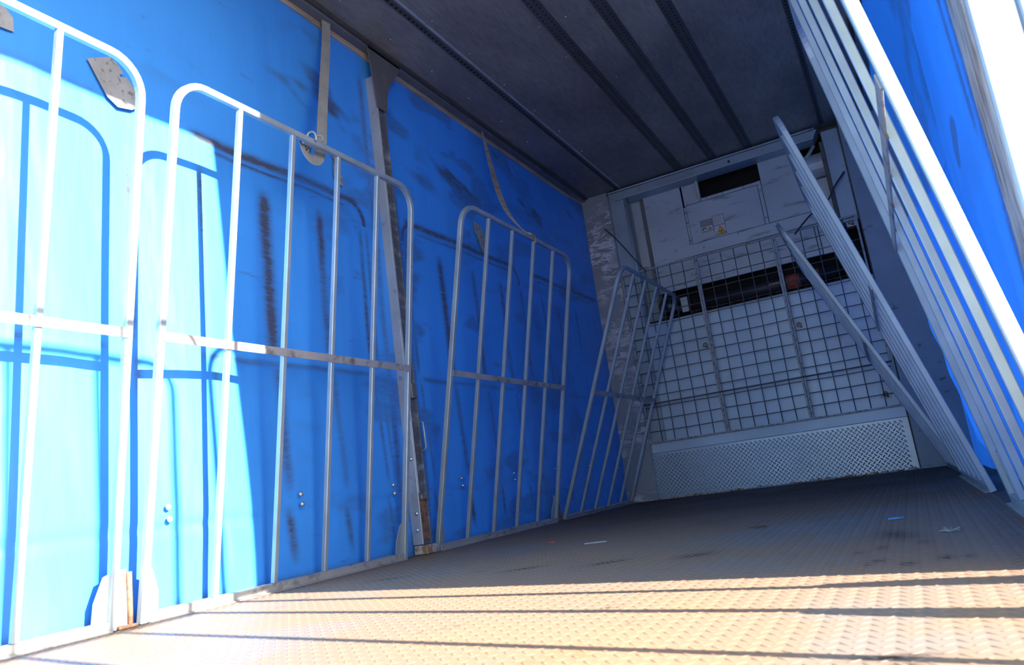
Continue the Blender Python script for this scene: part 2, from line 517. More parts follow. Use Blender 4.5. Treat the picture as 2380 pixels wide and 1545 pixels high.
for x0_ in (0.14, 0.40, 0.86, 1.02):  # pinholes of sky light in the roof, imitated by shiny stud heads
    for k in range(9):
        y = 2.3 + k * 0.42 + random.uniform(-.03, .03)
        bm = dome(0.0045, 0.003, 8)
        bmesh.ops.rotate(bm, verts=bm.verts, cent=(0, 0, 0), matrix=Matrix.Rotation(PI / 2, 3, 'Y'))
        if pinhole is None: pinhole = obj('stud_pinhole', bm, 'stud_pinhole', ceiling); pinhole.location = (x0_, y, ZC)
        else: bm.free(); share('stud_pinhole', pinhole, ceiling, (x0_ + random.uniform(-.01, .01), y, ZC))
# side rails of the roof
for side, x0_, x1_, nm, zb in ((-1, -0.12, -0.035, 'trim_1', 2.745), (1, 2.49, 2.545, 'trim_2', 2.79)):
    t = obj(nm, box(x0_, x1_, Y0, 6.42, zb, ZC + 0.04 * (side > 0), 0.004), 'wood')
    tag(t, 'dirty tan roof rail above the ' + ('left' if side < 0 else 'right') + ' blue curtain', kind='structure')
    xi = x1_ if side < 0 else x0_
    s = -side
    obj('track_lip', box(min(xi, xi + s * .05), max(xi, xi + s * .05), Y0, 6.24, ZC - 0.03, ZC - 0.002, 0.002), 'gusset', t)
    obj('track_lip', box(min(xi + s * .055, xi + s * .075), max(xi + s * .055, xi + s * .075), Y0, 6.24, ZC - 0.016, ZC - 0.001, 0.002), 'rib', t)

# unseen rear doors, guessed: left leaf shut, right one open to light the bulkhead
bm = box(-0.14, 1.23, Y0 - 0.05, Y0, -0.12, ZC + 0.05)
wrr = obj('wall_rear', bm, 'pillar')
tag(wrr, 'guessed grey rear doors of the truck body, unseen behind the camera', kind='structure')
obj('door_leaf', box(2.60, 2.65, Y0 - 1.42, Y0 - 0.02, -0.12, ZC + 0.05), 'pillar', wrr)

# ------------------------------------------------------------------ left curtain
gy = np.linspace(Y0, 6.30, 760); gz = np.linspace(-0.04, 2.75, 300)
GYc, GZc = np.meshgrid(gy, gz, indexing='ij')
x = np.full_like(GYc, XL)
low = sstep(2.6, 1.0, GZc)
x += 0.010 * np.sin(GYc * 9.7 + 1.1 + 0.8 * np.sin(GZc * 1.3)) * low
x += 0.018 * (vnoise(GYc * 2.1, GZc * 0.5, 11, 3) - 0.5)
x += 0.010 * (vnoise(GYc * 6.0 + GZc * 1.5, GZc * 1.3, 12, 3) - 0.5) * low
x -= 0.014 * sstep(0.36, 0.03, GZc) * (0.6 + 0.8 * vnoise(GYc * 5, GZc * 2, 13, 2))
x -= 0.004 * np.exp(-((GZc - 0.285) / 0.02) ** 2)
x += 0.02 * sstep(5.6, 6.28, GYc)
d = np.zeros_like(GYc)
def vline(y0, z0, z1, wd, amt, slant=0.0):
    global d
    yy = y0 + slant * (GZc - (z0 + z1) / 2) + 0.02 * (vnoise(GZc * 2.5, GYc * 0 + y0 * 7, 21, 3) - .5)
    mz = sstep(z0 - .05, z0 + .05, GZc) * sstep(z1 + .05, z1 - .05, GZc)
    m_ = np.exp(-((GYc - yy) / wd) ** 2) * mz
    brk = 0.55 + 0.9 * vnoise(GZc * 3.3 + y0 * 3, GYc * 9, 22, 3) - 0.15
    d = np.maximum(d, amt * m_ * np.clip(brk, 0, 1.2))
def hline(z0, y0, y1, wd, amt):
    global d
    zz = z0 + 0.015 * (vnoise(GYc * 3, GZc * 0, 23, 3) - .5)
    m_ = np.exp(-((GZc - zz) / wd) ** 2) * sstep(y0 - .04, y0 + .04, GYc) * sstep(y1 + .04, y1 - .04, GYc)
    brk = 0.5 + 1.0 * vnoise(GYc * 2.3, GZc * 14, 24, 3) - 0.1
    d = np.maximum(d, amt * m_ * np.clip(brk, 0, 1.2))
# rub marks left by the gates' bars and top rails
for y_, wd, am in ((1.62, .018, .7), (1.93, .014, .6), (2.27, .032, 1.0), (2.60, .026, .75), (2.92, .014, .7), (2.97, .012, .6), (3.30, .016, .6),
                   (3.66, .026, .8), (4.04, .026, .8), (4.40, .026, .7), (4.72, .03, .6), (5.05, .03, .55), (5.36, .03, .55), (5.7, .03, .5)):
    vline(y_, 0.95, 1.66, wd, am)
    vline(y_ + .03, 0.38, 0.88, wd * .8, am * .6, -0.06)
    vline(y_ + .05, 0.10, 0.28, wd * .7, am * 1.0, -0.14)
for a, b in ((0.6, 1.52), (1.9, 2.92), (3.34, 4.66), (4.9, 6.2)):
    hline(1.815, a, b, .020, 1.0 if a > 1 else .25)
    hline(1.77, a + .1, b - .1, .008, .7 if a > 1 else .2)
    hline(0.90, a, b, .012, .45)
for yc in (2.95, 3.30, 4.70):
    sg = -1 if yc != 3.30 else 1
    ang = np.arctan2(GZc - 1.70, (GYc - (yc + sg * .1)) * -sg)
    rr = np.hypot(GZc - 1.70, GYc - (yc + sg * .1))
    d = np.maximum(d, 0.9 * np.exp(-((rr - .11) / .014) ** 2) * (ang > -.1) * (ang < PI / 2 + .1))
vline(3.045, 0.2, 2.6, .022, .5); vline(3.26, 0.1, 2.0, .02, .6)
d = np.maximum(d, 0.75 * sstep(.58, .75, vnoise(GYc * 2.2, GZc * 5 + GYc * 1.2, 31, 4)) * sstep(1.9, 2.35, GZc))
d = np.maximum(d, 0.35 * sstep(.55, .7, vnoise(GYc * 3, GZc * 7, 32, 4)) * sstep(2.0, 3.4, GYc))
d = np.maximum(d, 0.5 * sstep(.56, .8, vnoise(GYc * 1.6, GZc * 2.2, 33, 4)) * sstep(3.2, 5.2, GYc))
d = np.maximum(d, 0.5 * sstep(0.06, 0.0, GZc))
d = np.maximum(d, (0.16 + 0.22 * vnoise(GYc * 1.2, GZc * 1.6, 35, 4)) * sstep(3.4, 6.0, GYc))  # greyer towards the bulkhead end
wl = grid_obj('wall_left', np.stack([x, GYc, GZc], -1), 'curtain', d)
tag(wl, 'scuffed blue tarpaulin side curtain behind the left gates', kind='structure')
# stud pairs that hold the strap buckles outside
st = None
for k in range(9):
    y = 1.095 + 0.626 * k
    if y > 6.2: break
    for z in (0.352, 0.311):
        xs = XL + 0.012
        if st is None: st = obj('stud', dome(0.011, 0.009), 'stud_pinhole', wl, True); st.location = (xs, y, z)
        else: share('stud', st, wl, (xs, y + (0.004 if z < .33 else 0), z))
# torn grey repair patches
def patch(pts, xo=-0.037):
    bm = prism(bmesh.new(), pts, 'x', xo, xo + 0.0018)
    p = obj('repair_patch', bm, 'patch', wl)
    return p
patch([(1.462, 1.93), (1.545, 1.978), (1.575, 1.966), (1.60, 1.935), (1.583, 1.922), (1.590, 1.915), (1.612, 1.925), (1.66, 1.875), (1.672, 1.835),
       (1.63, 1.80), (1.575, 1.788), (1.535, 1.812), (1.50, 1.868)])
patch([(1.10, 1.97), (1.17, 2.0), (1.215, 1.955), (1.218, 1.905), (1.15, 1.90), (1.10, 1.92)])
patch([(2.725, 2.03), (2.745, 2.02), (2.765, 1.99), (2.775, 1.95), (2.80, 1.92), (2.80, 1.865), (2.765, 1.868), (2.735, 1.90), (2.74, 1.955), (2.748, 1.985)], -0.037)
patch([(4.12, 2.03), (4.20, 2.02), (4.27, 1.95), (4.26, 1.86), (4.20, 1.82), (4.15, 1.90), (4.12, 1.96)], -0.037)

# ------------------------------------------------------------------ right curtain
gy = np.linspace(1.70, 6.30, 420); gz = np.linspace(-0.04, 2.80, 240)
GYc, GZc = np.meshgrid(gy, gz, indexing='ij')
x = 2.485 + 0.03 * sstep(1.66, 2.6, GYc) + 0.065 * sstep(2.75, 3.15, GYc)
x += 0.02 * (vnoise(GYc * 2.0, GZc * 0.8, 41, 3) - .5) + 0.012 * (vnoise(GYc * 6, GZc * 1.2, 42, 2) - .5)
x -= 0.02 * np.exp(-((GYc - 2.25) / .25) ** 2) * sstep(0.2, 1.2, GZc)
x = x + (2.505 - x) * sstep(2.2, 2.78, GZc)
edge_lean = -0.10 * sstep(1.1, 2.75, GZc) * sstep(2.6, 1.66, GYc)
# slack fold pushed in between the two right-hand gates
yc = 2.99 + 0.29 * GZc
tgt = 2.435 - 0.105 * GZc + 0.004 * np.sin(GZc * 13) * np.sin(GYc * 23 + GZc * 9) + 0.002 * np.sin(GZc * 37 + GYc * 12)
gsn = np.exp(-((GYc - yc) / 0.13) ** 4) * sstep(1.32, 0.98, GZc) * sstep(0.0, 0.22, GZc)
x = x + (tgt - x) * gsn
d = np.zeros_like(GYc)
vline(1.80, 0.2, 2.6, .03, .9); vline(1.72, 0.4, 2.6, .012, .8); vline(1.88, 0.9, 1.7, .025, .8)
def blot(yc_, zc_, a, b, amt):
    global d
    q = ((GYc - yc_) / a) ** 2 + ((GZc - zc_) / b) ** 2
    d = np.maximum(d, amt * sstep(1.4, .7, q))
blot(2.32, 1.02, .16, .05, 1.0)
blot(2.7, 1.75, .3, .12, .7)
d = np.maximum(d, 0.7 * sstep(.55, .75, vnoise(GYc * 2.2, GZc * 3, 43, 4)) * sstep(2.4, 3.4, GYc))
wr = grid_obj('wall_right', np.stack([x, GYc + edge_lean, GZc], -1), 'curtain_r', d)
tag(wr, 'slack blue tarpaulin curtain behind the right gates', kind='structure')
# its tail edge: streaked grey webbing strip wrapped round a pole
bm = bmesh.new()
sweep(bm, [(2.484, 1.640, -0.05), (2.484, 1.640, 1.1), (2.487, 1.62, 1.5), (2.492, 1.585, 2.0), (2.50, 1.54, 2.78)], rect(0.155, 0.012, 0.004), up=(1, 0, 0))
obj('edge_webbing', bm, 'streaked', wr)
obj('tail_pole', tube([(2.507, 1.64, -0.10), (2.507, 1.64, 1.1), (2.510, 1.62, 1.5), (2.514, 1.585, 2.0), (2.52, 1.54, 2.78)], 0.017, 12), 'alu', wr, True)

# ------------------------------------------------------------------ gates
GL, GH = 1.38, 1.806
def gate_proto():
    r = empty('side_gate')
    path = []
    h = GL / 2; rad = 0.115
    path.append((0, -h, 0.0))
    for k in range(9):
        a = PI - k * PI / 16
        path.append((0, -h + rad + rad * math.cos(a), GH - rad + rad * math.sin(a)))
    for k in range(9):
        a = PI / 2 - k * PI / 16
        path.append((0, h - rad + rad * math.cos(a), GH - rad + rad * math.sin(a)))
    path.append((0, h, 0.0))
    bm = bmesh.new()
    sweep(bm, path, rect(0.025, 0.025, 0.003), up=(1, 0, 0))
    obj('frame', bm, 'galv', r)
    u = None
    for k in range(1, 5):
        y = -h + k * GL / 5
        if u is None:
            u = obj('upright', box(-0.010, 0.010, -0.010, 0.010, 0.028, GH - 0.012, 0.0022), 'galv', r); u.location = (0, y, 0)
        else: share('upright', u, r, (0, y, 0))
    obj('mid_rail', box(0.0115, 0.0165, -h + .005, h - .005, 0.885, 0.917, 0.0008), 'flat_steel', r)
    bm = box(-0.0125, 0.0125, -h + .0125, h - .0125, 0.0, 0.028, 0.002)
    add_box(bm, 0.0125, 0.030, -h + .0125, h - .0125, 0.0, 0.004)
    obj('bottom_rail', bm, 'flat_steel', r)
    for s in (-1, 1):
        pts = [(s * (h - .0125), 0.028), (s * (h - .058), 0.028), (s * (h - .056), 0.085), (s * (h - .030), 0.158), (s * (h - .0125), 0.165)]
        if s > 0: pts = pts[::-1]
        obj('foot_plate', prism(bmesh.new(), pts, 'x', -0.010, -0.004), 'galv', r)
    return r
def copy_tree(o, parent=None):
    c = o.copy(); C.objects.link(c); c.parent = parent
    for ch in o.children: copy_tree(ch, c)
    return c
proto = gate_proto()
GATES = [
    # near leg, far leg, lean, foot x, side, label
    (0.097, 1.480, 7.4, 0.0, -1, 'sunlit gate cut off by the left edge of the photo, nearest on the blue wall'),
    (1.583, 2.949, 8.7, 0.0, -1, 'galvanised gate with a strap hook on its top rail, left of the curtain post'),
    (3.233, 4.655, 12.7, 0.0, -1, 'shaded gate on the left wall just beyond the curtain post'),
    (4.797, 6.170, 23.0, 0.0, -1, 'farthest gate on the left, tilting steeply inward beside the bulkhead'),
    (-0.145, 1.240, -0.6, 2.432, 1, 'nearly upright gate in the open side, its leg against the white sky'),
    (1.450, 2.850, 9.0, 2.460, 1, 'large bright gate seen edge-on leaning over the right foreground'),
    (3.370, 4.750, 14.7, 2.428, 1, 'middle of the three right gates seen edge-on, with a rounded top corner'),
    (4.835, 6.180, 22.3, 2.420, 1, 'lowest and farthest gate on the right, leaning across the mesh screen'),
]
for i, (ya, yb, lean, fx, side, lab) in enumerate(GATES):
    g = proto if i == 0 else copy_tree(proto)
    g.location = (fx, (ya + yb) / 2, 0.004)
    g.rotation_euler = (0, math.radians(lean), 0 if side < 0 else PI + math.radians({6: 1.0, 7: 1.3}.get(i, 0)))
    g.scale = (1, (yb - ya) / GL, 1)
    tag(g, lab, 'gate', 'galvanised side gates leaning into the load bed')

# ------------------------------------------------------------------ curtain post on the left wall
p = empty('curtain_post', (0, 3.15, 0))
tag(p, 'grimy aluminium curtain post with flared top between two left gates', 'post')
obj('side_plate', box(-0.055, 0.006, -0.045, -0.038, 0.05, 2.62, 0.001), 'alu', p)
obj('channel', box(-0.055, -0.006, -0.038, 0.034, 0.05, 2.60), 'post_dark', p)
obj('front_lip', box(-0.006, 0.004, 0.029, 0.036, 0.05, 2.55, 0.001), 'post_dark', p)
obj('edge_strip', box(0.0, 0.008, -0.0375, -0.032, 0.30, 2.50, 0.001), 'galv', p)
obj('gusset', prism(bmesh.new(), [(-0.050, 2.42), (0.036, 2.42), (0.055, 2.52), (0.085, 2.60), (0.15, 2.68), (0.22, 2.785), (-0.085, 2.785), (-0.075, 2.68), (-0.062, 2.55)], 'x', 0.008, 0.015), 'gusset', p)
obj('foot', box(-0.05, 0.03, -0.05, 0.05, 0.002, 0.045, 0.004), 'rustwhite', p)
obj('rusty_insert', box(-0.006, 0.0, -0.030, 0.029, 0.07, 0.27, 0.001), 'rust', p)
obj('latch_lever', box(-0.004, 0.02, -0.034, 0.036, 0.265, 0.29, 0.003), 'gusset', p)
obj('catch_box', box(-0.006, 0.012, -0.01, 0.034, 0.78, 0.86, 0.003), 'gusset', p)
obj('handle', tube([(0.0, 0.040, 0.66), (0.02, 0.046, 0.655), (0.022, 0.048, 0.52), (0.0, 0.042, 0.51)], 0.005, 8), 'galv', p, True)
bl = None
for z in (0.12, 0.20, 0.47):
    bm = dome(0.012, 0.009)
    bmesh.ops.rotate(bm, verts=bm.verts, cent=(0, 0, 0), matrix=Matrix.Rotation(-PI / 2, 3, 'Z'))
    if bl is None: bl = obj('bolt', bm, 'stud_pinhole', p, True); bl.location = (-0.022, -0.045, z)
    else: bm.free(); share('bolt', bl, p, (-0.016, -0.045, z))

for y_, lab in ((1.530, 'rusty upright bracket on the floor edge between the two sunlit gates'), (4.725, 'rusty upright bracket on the floor edge between the two far left gates')):
    hb = empty('hinge_bracket', (-0.012, y_, 0.0))
    tag(hb, lab, 'bracket')
    obj('plate', box(-0.004, 0.004, -0.030, 0.012, 0.002, 0.175, 0.002), 'rustwhite', hb)
    obj('pin', tube([(0.010, 0.016, 0.004), (0.010, 0.016, 0.165)], 0.008, 10), 'rust', hb, True)
    obj('base', box(-0.015, 0.03, -0.034, 0.03, 0.001, 0.010, 0.002), 'rust', hb)

# ------------------------------------------------------------------ webbing straps holding gates
def ribbon(pts, wd, up):
    return sweep(bmesh.new(), pts, rect(wd, 0.003), up=up)
def smoothpath(pts, n=6):
    pts = [Vector(q) for q in pts]
    out = []
    for i in range(len(pts) - 1):
        p0 = pts[max(i - 1, 0)]; p1 = pts[i]; p2 = pts[i + 1]; p3 = pts[min(i + 2, len(pts) - 1)]
        for k in range(n):
            t = k / n
            out.append(0.5 * ((2 * p1) + (-p0 + p2) * t + (2 * p0 - 5 * p1 + 4 * p2 - p3) * t * t + (-p0 + 3 * p1 - 3 * p2 + p3) * t ** 3))
    out.append(pts[-1])
    return out
s1 = empty('webbing_strap', (0, 2.74, 2.78))
tag(s1, 'wide grey webbing strap hanging to the top rail left of the curtain post', 'strap')
inv = Vector((0, 2.74, 2.78))
def loc(pts, base): return [Vector(q) - base for q in pts]
pp = smoothpath(loc([(-0.01, 2.755, 2.79), (0.02, 2.70, 2.60), (0.10, 2.555, 2.25), (0.185, 2.42, 1.98), (0.215, 2.37, 1.86), (0.225, 2.335, 1.775), (0.235, 2.29, 1.735), (0.24, 2.245, 1.745), (0.245, 2.215, 1.80)], inv))
obj('strap', ribbon(pp, 0.052, (1, -0.15, 0.25)), 'webbing', s1)
obj('hook', tube(smoothpath(loc([(0.262, 2.225, 1.80), (0.268, 2.225, 1.822), (0.285, 2.23, 1.828), (0.296, 2.235, 1.82), (0.298, 2.24, 1.80), (0.295, 2.242, 1.79)], inv)), 0.005, 8), 'galv', s1, True)
obj('hook', tube(smoothpath(loc([(0.262, 2.27, 1.80), (0.268, 2.27, 1.822), (0.285, 2.275, 1.828), (0.296, 2.28, 1.82), (0.298, 2.28, 1.80)], inv)), 0.005, 8), 'galv', s1, True)
bm = box(0.252 - inv.x, 0.262 - inv.x, 2.20 - inv.y, 2.29 - inv.y, 1.775 - inv.z, 1.795 - inv.z, 0.003)
obj('buckle', bm, 'galv', s1)
bm = bmesh.new()
for q0, q1 in (((2.262, 1.778), (2.246, 1.752)), ((2.262, 1.757), (2.247, 1.776)), ((2.240, 1.772), (2.232, 1.755)), ((2.232, 1.755), (2.226, 1.778))):
    sweep(bm, loc([(0.2475, *q0), (0.2475, *q1)], inv), rect(0.003, 0.001), up=(1, 0, 0))
obj('pen_mark', bm, 'black', s1)
inv = Vector((0, 4.37, 2.76))
s2 = empty('webbing_strap', inv)
tag(s2, 'thin twisted tan strap hanging towards the gate beyond the curtain post', 'strap')
pp = smoothpath(loc([(-0.01, 4.37, 2.78), (0.03, 4.31, 2.66), (0.15, 4.148, 2.266), (0.26, 4.02, 2.0), (0.34, 3.99, 1.86), (0.38, 4.02, 1.80)], inv), 5)
bm = bmesh.new()
n = len(pp); prev = None
for k, q in enumerate(pp):
    f = k / (n - 1)
    a = math.radians(95 - 60 * f)
    wv = Vector((math.cos(a) * 0.25, math.sin(a), 0.25)) * (0.008 + 0.024 * math.sin(PI * min(1, f * 1.1)) ** 2)
    cur = (bm.verts.new(q + wv), bm.verts.new(q - wv), bm.verts.new(q - wv + Vector((.003, 0, 0))), bm.verts.new(q + wv + Vector((.003, 0, 0))))
    if prev:
        for j in range(4): bm.faces.new((prev[j], prev[(j + 1) % 4], cur[(j + 1) % 4], cur[j]))
    prev = cur
obj('strap', bm, 'wood', s2)
obj('hook', tube(smoothpath(loc([(0.375, 4.02, 1.80), (0.40, 4.03, 1.79), (0.42, 4.06, 1.77), (0.405, 4.09, 1.745)], inv)), 0.007, 8), 'rustwhite', s2, True)

# ------------------------------------------------------------------ bulkhead
YF = Y1                # face of the frame
YP = Y1 + 0.14         # recessed panels
KS = YP / YF
def rc(xx, zz):        # frame-plane coordinates to the recessed plane
    return CAM.x + (xx - CAM.x) * KS, CAM.z + (zz - CAM.z) * KS
bm = box(-0.14, 2.64, YP + 0.20, YP + 0.26, -0.12, ZC)
add_box(bm, -0.14, -0.09, 6.27, YP + 0.20, -0.12, ZC)  # unseen side closers added to stop sun leaking into the cavity
add_box(bm, 2.585, 2.64, 6.27, YP + 0.20, -0.12, ZC)
add_box(bm, -0.14, 2.64, 6.42, YP + 0.20, -0.12, 0.0)
wb = obj('wall_back', bm, 'cavity')
tag(wb, 'grey-white steel bulkhead at the front end of the load bed', kind='structure')
def wbox(name, x0, x1, z0, z1, y0, y1, mat, bev=0.002):
    return obj(name, box(x0, x1, y0, y1, z0, z1, bev), mat, wb)
def rpanel(name, x0, x1, z0, z1, mat='panel', proud=0.0, th=0.02):
    a, b = rc(x0, z0), rc(x1, z1)
    return wbox(name, a[0], b[0], a[1], b[1], YP - proud, YP - proud + th, mat)
# corner pillars
wbox('corner_pillar', -0.06, 0.222, 0.0, ZC - .002, YF - 0.02, YF + 0.18, 'chipped')
wbox('pillar_seam', 0.222, 0.230, 0.0, 2.76, YF - 0.012, YF + 0.15, 'beam')
wbox('corner_pillar', 2.222, 2.584, 0.0, ZC - .002, YF - 0.02, YF + 0.18, 'pillar')
wbox('pillar_seam', 2.214, 2.222, 0.0, 2.72, YF - 0.010, YF + 0.15, 'brown')
# frame stiles and beam
wbox('frame_stile', 0.230, 0.372, 0.48, 2.775, YF, YF + 0.15, 'beam', 0.006)
obj('stile_pipe', tube([(0.378, YF + .012, 1.50), (0.378, YF + .012, 2.695)], 0.016, 12), 'beam', wb, True)
wbox('frame_stile', 2.085, 2.214, 1.95, 2.74, YF, YF + 0.15, 'beam', 0.006)
wbox('brown_seal', 2.055, 2.085, 2.0, 2.66, YF - 0.004, YF + 0.14, 'brown', 0.004)
bm = prism(bmesh.new(), [(0.30, 2.695), (2.02, 2.695), (2.065, 2.765), (0.235, 2.765)], 'y', YF - 0.02, YF + 0.15)
obj('top_beam', bm, 'beam', wb)
wbox('beam_lip', 0.32, 2.03, 2.692, 2.699, YF - 0.026, YF - 0.018, 'panel', 0.001)
wbox('beam_lip', 0.235, 2.05, 2.772, 2.784, YF - 0.028, YF + 0.10, 'panel', 0.001)
wbox('top_filler', 0.22, 2.22, 2.762, ZC, YF + 0.10, YF + 0.2, 'rib', 0.001)
bm = bmesh.new()
bmesh.ops.create_cone(bm, cap_ends=True, segments=10, radius1=0.012, radius2=0.010, depth=0.012, matrix=Matrix.Translation((1.345, YF - .024, 2.725)) @ Matrix.Rotation(PI / 2, 4, 'X'))
obj('beam_bolt', bm, 'black', wb)
# recessed sheets
rpanel('recess_back', 0.40, 0.545, 1.52, 2.66, 'beam', -0.03)
rpanel('recess_strip', 0.425, 0.508, 1.98, 2.63, 'panel', -0.018)
rpanel('recess_edge', 0.512, 0.542, 1.52, 2.64, 'gusset', 0.0)
rpanel('sheet_panel', 0.545, 0.886, 1.74, 2.655, 'panel')
rpanel('bracket_plate', 0.899, 1.025, 2.452, 2.655, 'panel', -0.01)
rpanel('bracket_flange', 1.030, 1.054, 2.456, 2.66, 'alu', 0.03, 0.05)
rpanel('sheet_panel', 0.912, 1.525, 2.107, 2.455, 'panel', 0.004)
rpanel('panel_border', 0.890, 0.909, 2.107, 2.445, 'panel', 0.0)
rpanel('panel_border', 1.528, 1.557, 2.107, 2.49, 'panel', 0.0)
rpanel('panel_border', 0.915, 1.557, 2.458, 2.484, 'panel', 0.008)
rpanel('sheet_panel', 1.561, 1.905, 2.108, 2.662, 'panel', 0.002)
rpanel('sheet_panel', 1.909, 2.06, 1.74, 2.36, 'panel', -0.01)
rpanel('support_strip', 0.735, 1.925, 1.998, 2.102, 'panel', 0.012)
rpanel('sheet_panel', 0.89, 1.905, 1.74, 1.995, 'panel', 0.0)
rpanel('panel_ledge', 0.40, 2.06, 1.468, 1.498, 'panel_low', 0.02, 0.1)
# duct beside the beam
a = rc(1.98, 2.47)
bm = bmesh.new()
bmesh.ops.create_cone(bm, cap_ends=True, segments=24, radius1=0.105, radius2=0.105, depth=0.17, matrix=Matrix.Translation((a[0], YP + 0.02, a[1])) @ Matrix.Rotation(PI / 2, 4, 'Y'))
obj('round_duct', bm, 'panel', wb)
a = rc(1.93, 2.58)
obj('curved_bracket', tube(smoothpath([(a[0] - .05, YP - .03, a[1] - .06), (a[0] + .02, YP - .04, a[1] - .03), (a[0] + .09, YP - .03, a[1] + .05)]), 0.016, 8), 'beam', wb, True)
# screws on the borders
sc = None
for (xx, zz) in [(0.90, 2.40), (0.90, 2.30), (0.90, 2.14), (1.545, 2.40), (1.545, 2.16), (1.30, 2.09), (1.0, 2.05), (0.76, 2.08), (1.62, 2.08), (1.88, 2.06), (1.10, 2.472), (1.42, 2.472), (1.24, 2.472), (0.86, 1.84), (0.78, 1.77), (1.2, 1.80), (0.93, 2.62)]:
    q = rc(xx, zz)
    bm = dome(0.008, 0.006, 8)
    bmesh.ops.rotate(bm, verts=bm.verts, cent=(0, 0, 0), matrix=Matrix.Rotation(-PI / 2, 3, 'Z'))
    if sc is None: sc = obj('screw', bm, 'stud_pinhole', wb, True); sc.location = (q[0], YP - .013, q[1])
    else: bm.free(); share('screw', sc, wb, (q[0], YP - .013, q[1]))
# lower half behind the mesh
wbox('lower_panel', 0.25, 2.214, 0.46, 1.50, YF + 0.03, YF + 0.06, 'panel_low')
wbox('kick_strip', 0.232, 2.213, 0.388, 0.478, YF - 0.004, YF + 0.05, 'panel_low')
kp = wbox('kick_plate', 0.232, 2.213, 0.0, 0.386, YF - 0.008, YF + 0.05, 'kick', 0.001)
V, F = lugs(int(1.955 / 0.0365), int(0.378 / 0.0365), 0.0365, 0.0150, 0.0052, 0.0032)
V2 = np.stack([0.245 + V[:, 0], YF - 0.0081 - V[:, 2], 0.012 + V[:, 1]], -1)
tag(np_mesh('tread_lugs', V2, F[:, ::-1], 'kicklug', parent=kp), kind='stuff')
bm = bmesh.new()
for k in range(70):
    xx = 0.22 + 2.0 * k / 70
    h_ = random.uniform(.004, .022)
    add_box(bm, xx, xx + .03, YF - 0.035 - random.random() * .02, YF - 0.004, 0, h_, 0.003)
o = obj('dirt_line', bm, 'rustwhite', wb); tag(o, kind='stuff')
# contents of the slot: roller tube with bands
a, b = rc(0.80, 1.60), rc(2.0, 1.60)
rt = obj('roller_tube', tube([(a[0], YP + 0.10, a[1]), (b[0], YP + 0.10, b[1])], 0.062, 16), 'black', None, True)
tag(rt, 'black roller tube with a red band inside the dark slot behind the mesh', 'tube')
for x0_, x1_, r_ in ((1.58, 1.69, .0635), (1.78, 1.84, .0635)):
    q0, q1 = rc(x0_, 1.6), rc(x1_, 1.6)
    obj('red_band', tube([(q0[0], YP + .10, q0[1]), (q1[0], YP + .10, q1[1])], r_, 16), 'red', rt, True)
q = rc(1.50, 1.604)
fc = bpy.data.curves.new('marking', 'FONT'); fc.body = 'YVMMH'; fc.size = 0.034; fc.align_x = 'CENTER'; fc.extrude = 0.0006
fo = bpy.data.objects.new('marking', fc)
bpy.context.view_layer.update()
C.objects.link(fo)
dg = bpy.context.evaluated_depsgraph_get()
tm = bpy.data.meshes.new_from_object(fo.evaluated_get(dg))
bpy.data.objects.remove(fo)
tm.materials.clear(); tm.materials.append(MAT['white'])
mk = link(bpy.data.objects.new('marking', tm), rt)
mk.location = (q[0], YP + 0.10 - 0.0630, q[1] - 0.012); mk.rotation_euler = (PI / 2, 0, 0)
# fan wheel and bracket at the left end of the slot
q = rc(0.62, 1.615)
fw = empty('fan_wheel', (q[0], YP, q[1]))
tag(fw, 'dark round fan wheel behind the mesh beside the slot', 'fan')
ring = [(0.098 * math.cos(t), 0.0, 0.098 * math.sin(t)) for t in np.linspace(0, 2 * PI, 25)]
obj('rim', tube(ring, 0.010, 8), 'black', fw, True)
for k in range(6):
    t = k * PI / 3 + .3
    bm = sweep(bmesh.new(), [(0.012 * math.cos(t), 0, 0.012 * math.sin(t)), (0.09 * math.cos(t + .25), 0.02, 0.09 * math.sin(t + .25))], rect(0.045, 0.003), up=(0.3, 1, 0))
    obj('blade', bm, 'black', fw)
bm = bmesh.new()
bmesh.ops.create_cone(bm, cap_ends=True, segments=16, radius1=0.024, radius2=0.020, depth=0.05, matrix=Matrix.Rotation(PI / 2, 4, 'X'))
obj('hub', bm, 'gusset', fw)
rpanel('bracket_box', 0.715, 0.775, 1.535, 1.665, 'panel', 0.01)
# loose mesh edge lying in the slot
bm = bmesh.new()
for k in range(60):
    xx = 0.80 + 1.22 * k / 60
    add_box(bm, xx, xx + .003, YF + .05, YF + .053, 1.485, 1.53 + .012 * math.sin(k * 1.7))
for zz in (1.512, 1.536):
    add_box(bm, 0.78, 2.04, YF + .049, YF + .052, zz, zz + .003)
o = obj('fine_mesh_edge', bm, 'wire', wb); tag(o, kind='stuff')

